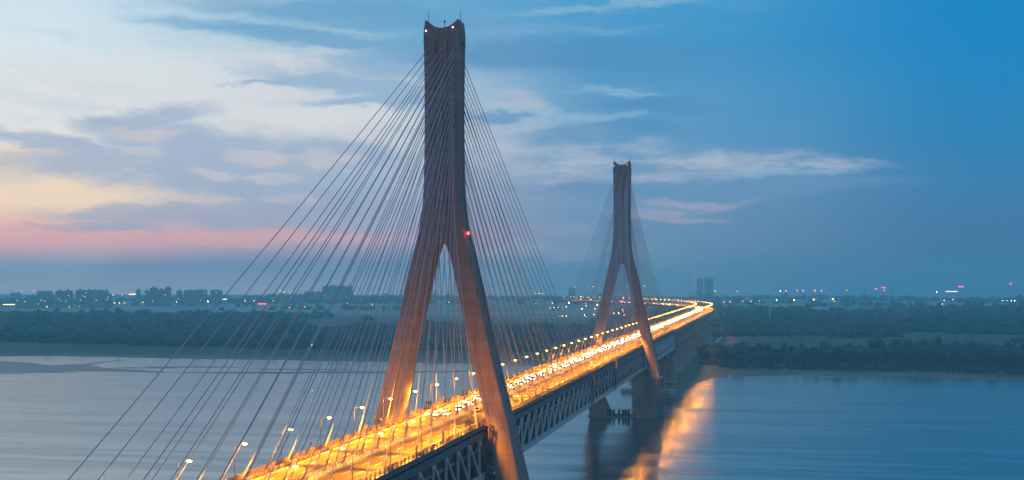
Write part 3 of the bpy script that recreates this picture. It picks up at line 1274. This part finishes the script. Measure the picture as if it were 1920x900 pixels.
# ------------------------------------------------------------------ cars at rest on the bridge
def make_car(body_mat, label, group):
    r = thing('car', label, 'car', (0, 0, 0), group)
    # local: front towards -y
    secs = []
    for y_, zl, zh, w in ((-2.15, .45, .70, .74), (-1.95, .30, .80, .84), (-.9, .28, .92, .88), (.9, .28, .95, .88), (1.9, .32, .92, .85), (2.15, .5, .80, .76)):
        secs.append([(-w, y_, zl), (w, y_, zl), (w, y_, zh * .8), (w * .9, y_, zh), (-w * .9, y_, zh), (-w, y_, zh * .8)])
    MB().loft(secs).build('body', body_mat, r)
    MB().loft([[(-.76, -.95, .9), (.76, -.95, .9), (.80, 1.55, .9), (-.80, 1.55, .9)], [(-.66, -.35, 1.38), (.66, -.35, 1.38), (.68, 1.0, 1.38), (-.68, 1.0, 1.38)]]).build('window', M['glass'], r)
    MB().loft([[(-.665, -.36, 1.382), (.665, -.36, 1.382), (.685, 1.01, 1.382), (-.685, 1.01, 1.382)], [(-.6, -.25, 1.46), (.6, -.25, 1.46), (.62, .9, 1.46), (-.62, .9, 1.46)]]).build('roof', body_mat, r)
    for x in (-.8, .8):
        for y_ in (-1.3, 1.3):
            MB().tube((x - .1, y_, .32), (x + .1, y_, .32), .32, .32, 10).build('wheel', M['tyre'], r)
    for x in (-.58, .58):
        MB().ell((x, -2.12, .62), (.20, .1, .13)).build('headlight', M['head'], r)
        MB().ell((x, 2.12, .72), (.2, .08, .1)).build('taillight', M['tail'], r)
    return r


cars = [make_car(M['car_white'], 'white car with bright headlights in the oncoming lanes', 'white cars in the oncoming lanes'),
        make_car(M['car_grey'], 'dark grey car with bright headlights in the oncoming lanes', 'dark grey cars in the oncoming lanes'),
        make_car(M['car_red'], 'dark red car with bright headlights in the oncoming lanes', 'dark red cars in the oncoming lanes')]
out_lab = [('white car showing red tail lights in the outgoing lanes', 'white cars in the outgoing lanes'),
           ('dark grey car showing red tail lights in the outgoing lanes', 'dark grey cars in the outgoing lanes'),
           ('dark red car showing red tail lights in the outgoing lanes', 'dark red cars in the outgoing lanes')]
rc = random.Random(3)
used = [False] * 3
spots = []
for lane in (-3.4, -6.7, -10.0):
    s = -40 + rc.uniform(0, 60)
    while s < 2450:
        if lane == -10.0:
            d = rc.uniform(40, 90)
        elif s < 640:
            d = rc.uniform(10, 19)
        elif s < 1600:
            d = rc.uniform(13, 28)
        else:
            d = rc.uniform(34, 70)
        spots.append((s, lane, True))
        s += d
for lane in (3.4, 6.7, 10.0):
    s = -90 + rc.uniform(0, 90)
    while s < 1900:
        spots.append((s, lane, False))
        s += rc.uniform(70, 170)
spots = [q for q in spots if q[0] > 14]
assert sum(1 for q in spots if q[2]) < 300
for s, lane, onc in spots:
    _, a = path(s)
    loc = at(s, lane + rc.uniform(-.25, .25), .012)
    ci = rc.choice((0, 0, 1, 1, 2))
    if onc:
        if not used[ci]:
            used[ci] = True
            cars[ci].location = loc
            cars[ci].rotation_euler = (0, 0, a)
            index_children(cars[ci])
        else:
            dup(cars[ci], loc, a)
    else:
        dup(cars[ci], loc, a + pi, *out_lab[ci])


# ------------------------------------------------------------------ trees
def tree_meshes(seed, leaf):
    r = np.random.default_rng(seed)
    H = r.uniform(11, 15)
    lobes = [(r.normal(0, 1.6), r.normal(0, 1.6), H * r.uniform(.42, .82), r.uniform(1.9, 3.2)) for _ in range(7)] + [(0, 0, H * .85, 2.0), (0, 0, H * .55, 3.2)]
    mb = MB()
    for cx, cyy, cz, rad in lobes:
        for _ in range(34):
            d = r.normal(size=3)
            d /= np.linalg.norm(d)
            p = np.array((cx, cyy, cz)) + d * rad * r.uniform(.55, 1.08) * np.array((1, 1, .85))
            u = r.normal(size=3)
            u /= np.linalg.norm(u)
            w = np.cross(u, r.normal(size=3))
            w /= np.linalg.norm(w)
            q = r.uniform(.45, .95)
            mb.add([p - u * q, p + w * q * .7, p + u * q, p - w * q * .7], [(0, 1, 2, 3)])
    tk = MB().tube((0, 0, -1.0), (.1, .1, H * .45), .3, .2, 7).tube((.1, .1, H * .45), (0, 0, H * .8), .2, .07, 6)
    for cx, cyy, cz, rad in lobes[:5]:
        tk.tube((.06, .06, H * r.uniform(.3, .42)), (cx, cyy, cz), .12, .05, 5)
    return mb, tk


protos = []
KIND = [('dark green broadleaf tree in the wood on the near side of the viaduct', 'trees of the bank beside the viaduct'),
        ('dark teal tree at the edge of the wood behind the mud flats', 'trees of the bank behind the mud flats')]
for i in range(6):
    cb, tb = tree_meshes(40 + i, None)
    tr = thing('tree', KIND[0][0], 'tree', (0, 0, 0), KIND[0][1])
    cb.build('crown', M['leaf_a'] if i % 2 else M['leaf_b'], tr)
    tb.build('trunk', M['bark'], tr)
    index_children(tr)
    protos.append(tr)
pused = [False] * 6
# depth of the front edge of the wood, by tangent of azimuth
EDGE_U = np.array([-60, 0, 160, 320, 600, 740, 900, 1100, 1230, 1290, 1345, 1420, 1500, 1600, 1750, 1920, 2000])
EDGE_D = np.array([1960, 1915, 1840, 1775, 1690, 1650, 1640, 1600, 1560, 1480, 1440, 1425, 1425, 1410, 1385, 1340, 1310])


def edge_d(az):
    return np.interp(az * F + 960, EDGE_U, EDGE_D)


def near_road(x, y):
    return (abs(x) < 24) & (y < S1 + 30)


placed = []
rt = random.Random(11)
tries = 0
quota = {0: 185, 1: 105}
while (quota[0] or quota[1]) and tries < 40000:
    tries += 1
    u = rt.uniform(-20, 1940)
    az = (u - 960) / F
    side = 0 if u > 1255 else 1
    if quota[side] == 0:
        continue
    D = edge_d(az) + (rt.random() ** 1.7) * (230 if side == 0 else 70)
    x, y = polar(az, D)
    if near_road(x, y):
        continue
    if any((x - a) ** 2 + (y - b_) ** 2 < 70 for a, b_ in placed):
        continue
    if rt.random() > .35 + 1.0 * float(vnoise(np.array([x]), np.array([y]), 45, 8)[0]):
        continue
    placed.append((x, y))
    quota[side] -= 1
    z = float(ground_h(np.array([x]), np.array([y]))[0])
    i = rt.randrange(6)
    sc = rt.uniform(.6, 1.15)
    if side == 0 and not pused[i]:
        pused[i] = True
        protos[i].location = (x, y, z)
        protos[i].scale = (sc, sc, sc)
    else:
        dup(protos[i], (x, y, z), rt.uniform(0, 6.28), *KIND[side], scale=(sc, sc, sc * rt.uniform(.9, 1.1)))


def forest(name, n, d0, d1, size, edge=True, seed=1, gap=.45, hmul=1.0, a0=-.44, a1=.44):
    r = np.random.default_rng(seed)
    az = r.uniform(a0, a1, n * 3)
    q = r.random(n * 3)
    if edge:
        lo = edge_d(az) + d0
    else:
        lo = np.full(n * 3, d0)
    D = np.sqrt(lo ** 2 + q * (d1 ** 2 - lo ** 2))
    x, y = polar(az, D)
    fld = vnoise(x, y, 380, 21) * .5 + vnoise(x, y, 130, 23) * .3 + vnoise(x, y, 50, 22) * .2
    keep = (fld > gap) & ~near_road(x, y)
    x, y = x[keep][:n], y[keep][:n]
    n = len(x)
    z = ground_h(x, y)
    # jittered icosahedron clumps, three per tree
    ph = (1 + 5 ** .5) / 2
    ico = np.array([(-1, ph, 0), (1, ph, 0), (-1, -ph, 0), (1, -ph, 0), (0, -1, ph), (0, 1, ph), (0, -1, -ph), (0, 1, -ph), (ph, 0, -1), (ph, 0, 1), (-ph, 0, -1), (-ph, 0, 1)]) / 1.9
    icf = np.array([(0, 11, 5), (0, 5, 1), (0, 1, 7), (0, 7, 10), (0, 10, 11), (1, 5, 9), (5, 11, 4), (11, 10, 2), (10, 7, 6), (7, 1, 8), (3, 9, 4), (3, 4, 2), (3, 2, 6), (3, 6, 8), (3, 8, 9),
                    (4, 9, 5), (2, 4, 11), (6, 2, 10), (8, 6, 7), (9, 8, 1)])
    k = 3
    cx = np.repeat(x, k) + r.normal(0, size * .42, n * k)
    cyy = np.repeat(y, k) + r.normal(0, size * .42, n * k)
    big = np.where(r.random(n) < .12, 1.55, 1.0) * r.uniform(.7, 1.15, n)
    hh = np.repeat(r.uniform(.55, 1.25, n) * big, k) * size * hmul
    cz = np.repeat(z, k) + hh * r.uniform(.35, .95, n * k)
    rad = size * r.uniform(.34, .6, n * k) * np.repeat(big, k)
    V = ico[None] * rad[:, None, None] * r.uniform(.6, 1.35, (n * k, 12, 1)) * np.array((1, 1, .95))
    V = V + np.stack([cx, cyy, cz], 1)[:, None, :]
    Fc = icf[None] + (np.arange(n * k) * 12)[:, None, None]
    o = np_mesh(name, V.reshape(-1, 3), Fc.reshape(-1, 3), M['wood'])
    return o


tag(forest('woodland', 10500, 50, 2500, 8.5, True, 1, .40), kind='stuff')
tag(forest('distant_woodland', 3600, 2450, 3250, 11, False, 2, .47, .9, -.44, .1), kind='stuff')
tag(forest('inland_woodland', 3800, 2450, 4100, 11, False, 4, .45, 1.0, .08, .44), kind='stuff')
tag(forest('horizon_woodland', 1500, 4000, 7000, 15, False, 3, .56, .7), kind='stuff')
tag(forest('shore_bushes', 3000, -45, 1750, 3.0, True, 5, .36, .9, (1262 - 960) / F, .42), kind='stuff')


# ------------------------------------------------------------------ far apartment blocks
def block(u0, u1, v, D, label, steps=None, lit=3, seed=0, group='apartment blocks on the horizon'):
    r = random.Random(seed)
    az = ((u0 + u1) / 2 - 960) / F
    x, y = polar(az, D)
    w = (u1 - u0) / F * D
    gz = -47.5
    top = CAM[2] - (v - 526.08) / F * D
    h = top - gz
    rz = atan2(az, 1) * -1 + PSI + r.uniform(-.12, .12)
    t = thing('apartment_building', label, 'apartment building', (x, y, gz), group, rz)
    dep = min(w, 26)
    X, Y, Z = x, y, gz
    segs = steps or [(0, 1, 0)]
    wall = MB()
    for a, b_, dz in segs:
        x0, x1 = X - w / 2 + a * w, X - w / 2 + b_ * w
        hz = h + dz / F * D
        wall.box(x0 + .02, x1 - .02, Y - dep / 2, Y + dep / 2, Z - 2, Z + hz)
        nb = max(1, int((x1 - x0) / 11))
        for k in range(nb):
            xb = x0 + (k + .5) * (x1 - x0) / nb
            wall.box(xb - 2.2, xb + 2.2, Y - dep / 2 - 1.6, Y - dep / 2 - .003, Z - 2, Z + hz - 3)
    wall.build('wall', M['facade'], t)
    for a, b_, dz in segs:
        x0, x1 = X - w / 2 + a * w, X - w / 2 + b_ * w
        hz = h + dz / F * D
        nb = max(1, int((x1 - x0) / 22))
        for k in range(nb):
            rb = MB()
            xb = x0 + (k + .5) * (x1 - x0) / nb
            rb.box(xb - 3.2, xb + 3.2, Y - 4, Y + 4, Z + hz + .003, Z + hz + 4.5)
            rb.box(xb - 3.8, xb + 3.8, Y - 4.6, Y + 4.6, Z + hz + 4.503, Z + hz + 5.1)
            rb.build('stair_tower', M['fac_a'], t)
    for k in range(lit):
        a, b_, dz = r.choice(segs)
        xx = X - w / 2 + r.uniform(a, b_) * w * .96
        zz = Z + r.uniform(.3, .9) * h
        MB().box(xx, xx + 2.6, Y - dep / 2 - 1.9, Y - dep / 2 - 1.76, zz, zz + 2.0).build('lit_window', M['winlit'], t)
    return t


B = [(31, 68, 562, 4300, 'low wide apartment block at the outer end of the five block row', None, 2),
     (70, 101, 553, 4350, 'apartment block second from the outer end of the five block row', None, 3),
     (105, 135, 545, 4400, 'tall square apartment tower in the middle of the five block row', None, 4),
     (143.5, 174, 544, 4400, 'tall square apartment tower joined to the stepped blocks of the five block row', None, 4),
     (179, 209, 551, 4350, 'shorter apartment tower at the inner end of the five block row', None, 3),
     (174, 203, 543.5, 5600, 'pale hazy apartment slab showing behind the five block row', None, 1),
     (70, 98, 546, 6200, 'faint wide apartment slab far behind the five block row', None, 0),
     (255, 264, 543, 5600, 'single slim hazy tower standing alone in a gap', None, 0),
     (271, 320, 545, 4700, 'broad stepped apartment cluster with a raised end tower', [(0, .22, 0), (.22, .5, 5.5), (.5, .78, 2.5), (.78, 1, 6.5)], 3),
     (331, 342, 545, 4900, 'narrow apartment tower beside the long level slab', None, 1),
     (345, 388, 544, 4900, 'long level apartment slab with a broken roof line', [(0, .5, 0), (.5, 1, .6)], 2),
     (395, 417, 544, 4900, 'square apartment tower just past the long level slab', None, 1),
     (524, 569, 552, 5000, 'low long apartment slab behind the stay cables', None, 2),
     (570, 604, 547, 5600, 'hazy middle apartment slab behind the stay cables', None, 1),
     (605, 634, 537, 5600, 'hazy tall stepped apartment block behind the stay cables', [(0, .4, 0), (.4, 1, 1.5)], 2),
     (636, 661, 536.5, 5600, 'hazy tall apartment block at the inner end of the stay cable row', None, 1),
     (1306, 1318, 523, 7100, 'faint twin tower slab beyond the bend of the viaduct', None, 1),
     (1321, 1337, 522, 7100, 'faint broad tower slab beyond the bend of the viaduct', None, 1),
     (1066, 1078, 540, 6400, 'faint slim tower far behind the smaller pylon cables', None, 0),
     (20, 38, 549, 6200, 'faint low block at the hazy edge of the town', None, 0)]
for i, (u0, u1, v, D, lab, st, lit) in enumerate(B):
    block(u0, u1, v, D, lab, st, lit, i)

# ------------------------------------------------------------------ distant lamps, signs, masts
DL = [(1004, 550), (1011, 550), (1017, 550), (1005, 569.6), (1036, 568.7), (1031, 577), (1039, 577), (1047, 576), (1053, 577.7), (1062, 575), (1067, 567.6), (1089, 561), (1108, 561.3), (1099, 568.3),
      (1102, 567), (1107, 567), (1099, 573.3), (1091, 578.4), (1120, 572), (1115.6, 578.7), (1114, 589.7), (1050, 593), (1055, 593), (1062, 592.7), (1096, 590.7), (1099, 593), (1156, 570), (1167.6, 581),
      (1169, 584), (1151, 587), (1176.7, 589.7), (1160, 587), (1170, 591),
      (1358, 566), (1369, 566), (1392, 565), (1408, 565), (1424, 564), (1456, 563), (1489, 562.7), (1525.7, 561.7), (1561.7, 561), (1565, 565.5), (1341, 546), (1382, 546), (1463, 545.7), (1474, 545), (1495, 545),
      (1506, 545), (1528, 544.7), (1540, 544.7), (1588, 544.7), (1756, 547.7), (1770, 563), (1787, 562), (1767, 570), (1880, 563.7), (1888, 563.7), (1896, 563.7), (1903, 563.7), (1658, 544),
      (215, 568), (224, 568), (233, 568), (268, 567), (331, 566), (390, 565), (459, 564), (476, 564), (512, 564), (543, 577), (572, 575), (651, 569), (525, 546), (532, 548), (543, 549), (550, 547), (698, 571), (40, 545.6),
      (63, 545), (1079, 538), (1102, 537.5), (1112, 537.5), (1122, 537.5), (1130, 537.5), (1156, 536.5), (1175, 536), (1183, 536), (1208, 536), (230, 553), (212, 553), (88, 575), (130, 576), (149, 575), (585, 647), (820, 567), (842, 567)]
ld0 = None
for i, (u, v) in enumerate(DL):
    hgt = 21.0
    lampz = -46 + hgt
    if v > 548:
        D = min(6300, (CAM[2] - lampz) / (v - 526.08) * F)
    else:
        D = 6300
    zc = CAM[2] - (v - 526.08) / F * D
    x, y = polar((u - 960) / F, D)
    big = 2.0 if (u, v) in ((1525.7, 561.7), (1561.7, 561), (1489, 562.7), (1120, 572), (1067, 567.6)) else 1.0
    rad = D / F * .5 * big
    white = i % 7 == 3
    mb = MB().tube((x, y, -48), (x, y, zc), .25, .15, 5, 0)
    mb.ell((x, y, zc), (rad, rad, rad), 8, 6, 1)
    o = mb.build('street_lamp', [M['pole'], M['far_white' if white else 'far_lamp']], origin=(x, y, -48))
    if white:
        tag(o, 'tiny white lamp on a mast far out on the dark plain', 'lamp', 'tiny white lamps on the plain')
    else:
        tag(o, 'tiny orange lamp on a mast far out on the dark plain', 'lamp', 'tiny orange lamps on the plain')


def sign(u0, u1, v, m, label, D=5200, hpx=1.6, name='lit_sign'):
    x, y = polar(((u0 + u1) / 2 - 960) / F, D)
    w = (u1 - u0) / F * D
    hh = hpx / F * D
    z = CAM[2] - (v - 526.08) / F * D
    t = thing(name, label, 'lit sign', (x, y, -48), None, PSI)
    MB().box(x - w / 2, x + w / 2, y - .4, y + .4, z - hh / 2, z + hh / 2).build('sign_panel', M[m], t)
    p = MB()
    for k in (-.4, .4):
        p.tube((x + k * w, y + .6, -48), (x + k * w, y + .6, z + hh / 2), .35, .3, 6)
    p.build('support', M['dark'], t)


sign(483, 501, 569.6, 'sign_red', 'long red lit sign beyond the trees behind the stay cables', 4000)
sign(5.5, 28, 571, 'sign_yel', 'long yellow lit strip beside the low wide apartment block', 4200)
sign(242, 255, 551.8, 'sign_yel', 'short yellow lit strip near the slim lone tower', 5600, 1.8)
sign(417, 425, 561, 'sign_yel', 'small yellow lit strip past the square tower', 5200)
sign(1773, 1795, 546.5, 'sign_yel', 'long pale lit strip under a red lit sign on the horizon', 6200)
sign(1797, 1807, 537.3, 'sign_red', 'red lit sign above the long pale lit strip', 6200, 1.8)
sign(1652, 1661, 539.3, 'sign_red', 'wider of the two neighbouring red lit signs on the horizon', 6200)
sign(1640, 1645, 541.8, 'sign_red', 'narrower of the two neighbouring red lit signs on the horizon', 6200)
sign(1893, 1897, 532, 'sign_red', 'small red lit sign alone at the hazy horizon', 6600, 2.2)
sign(1162, 1169, 564.5, 'sign_red', 'small red lit sign behind the smaller pylon', 4600)

for u, v0, v1, lab in ((1443, 578, 612, 'taller thin white mast standing in the dark wood'), (1357, 584, 600, 'shorter thin white mast close to the end of the viaduct')):
    D = (CAM[2] + 48) / (v1 + 4 - 526.08) * F
    x, y = polar((u - 960) / F, D)
    zt = CAM[2] - (v0 - 526.08) / F * D
    mt = thing('signal_mast', lab, 'mast', (x, y, -48))
    MB().tube((x, y, -48), (x, y, zt), .75, .55, 8).build('mast_tube', M['mast'], mt)
    MB().box(x - 1.4, x + 1.4, y - .3, y + .3, zt - 2.2, zt - 1.6).build('crossarm', M['mast'], mt)

for u, v0, D, lab in ((1292, 514, 6000, 'lattice power pylon rising above the bend of the viaduct'), (1622, 539, 5200, 'lattice power pylon above the far woods'), (1672, 538, 5600, 'second lattice power pylon above the far woods, beside the red lit signs')):
    x, y = polar((u - 960) / F, D)
    zt = CAM[2] - (v0 - 526.08) / F * D
    h = zt + 48
    pt = thing('power_pylon', lab, 'power pylon', (x, y, -48), 'power pylons across the plain')
    m_ = MB()
    for i in (-1, 1):
        for j in (-1, 1):
            m_.bar((x + i * h * .08, y + j * h * .08, -48), (x + i * .6, y + j * .6, zt), .5, .5)
    for q in range(8):
        z0, z1 = -48 + h * q / 9, -48 + h * (q + 1) / 9
        w0, w1 = h * .08 * (1 - q / 9) + .3, h * .08 * (1 - (q + 1) / 9) + .3
        m_.bar((x - w0, y - w0, z0), (x + w1, y - w1, z1), .3, .3).bar((x + w0, y - w0, z0), (x - w1, y - w1, z1), .3, .3)
    m_.build('lattice', M['dark'], pt)
    m_ = MB()
    for q, wd in ((.72, .16), (.83, .13), (.93, .1)):
        m_.bar((x - h * wd, y, -48 + h * q), (x + h * wd, y, -48 + h * q), .5, .7)
    m_.build('crossarm', M['dark'], pt)

# service path and two parked cars on the bank
pth = MB()
pts = [(26, 1180), (24, 1300), (22, 1423), (21, 1600), (22, 1796)]
pth.loft([[(x - 2.2, y, float(ground_h(np.array([x]), np.array([y]))[0]) + .9), (x + 2.2, y, float(ground_h(np.array([x]), np.array([y]))[0]) + .9)] for x, y in pts], 0, (False, False), False)
tag(pth.build('path', M['path']), kind='structure')
for (x, y, rz, lab) in ((46, 1058, .4, 'parked white car on the muddy bank, nearer to the viaduct'), (52, 1062, 1.4, 'parked white car on the muddy bank, set sideways to its neighbour')):
    c = thing('car', lab, 'car', (0, 0, 0))
    for ch in kids[cars[0].name]:
        if 'light' in ch.name:
            continue
        d = ch.copy()
        col.objects.link(d)
        d.parent = c
    c.location = (x, y, float(ground_h(np.array([x]), np.array([y]))[0]) + .05)
    c.rotation_euler = (0, 0, rz)

# ------------------------------------------------------------------ haze over the river plain
hm = bpy.data.materials.new('haze')
hm.use_nodes = True
t = hm.node_tree
t.nodes.clear()
pv = t.nodes.new('ShaderNodeVolumePrincipled')
pv.inputs['Color'].default_value = (.36, .88, 1.0, 1)
pv.inputs['Density'].default_value = HAZE
pv.inputs['Anisotropy'].default_value = .3
mo = t.nodes.new('ShaderNodeOutputMaterial')
t.links.new(pv.outputs[0], mo.inputs['Volume'])
hz = MB().box(-5600, 4600, -1500, 7700, -56, 142).build('haze', hm)
tag(hz, kind='stuff')
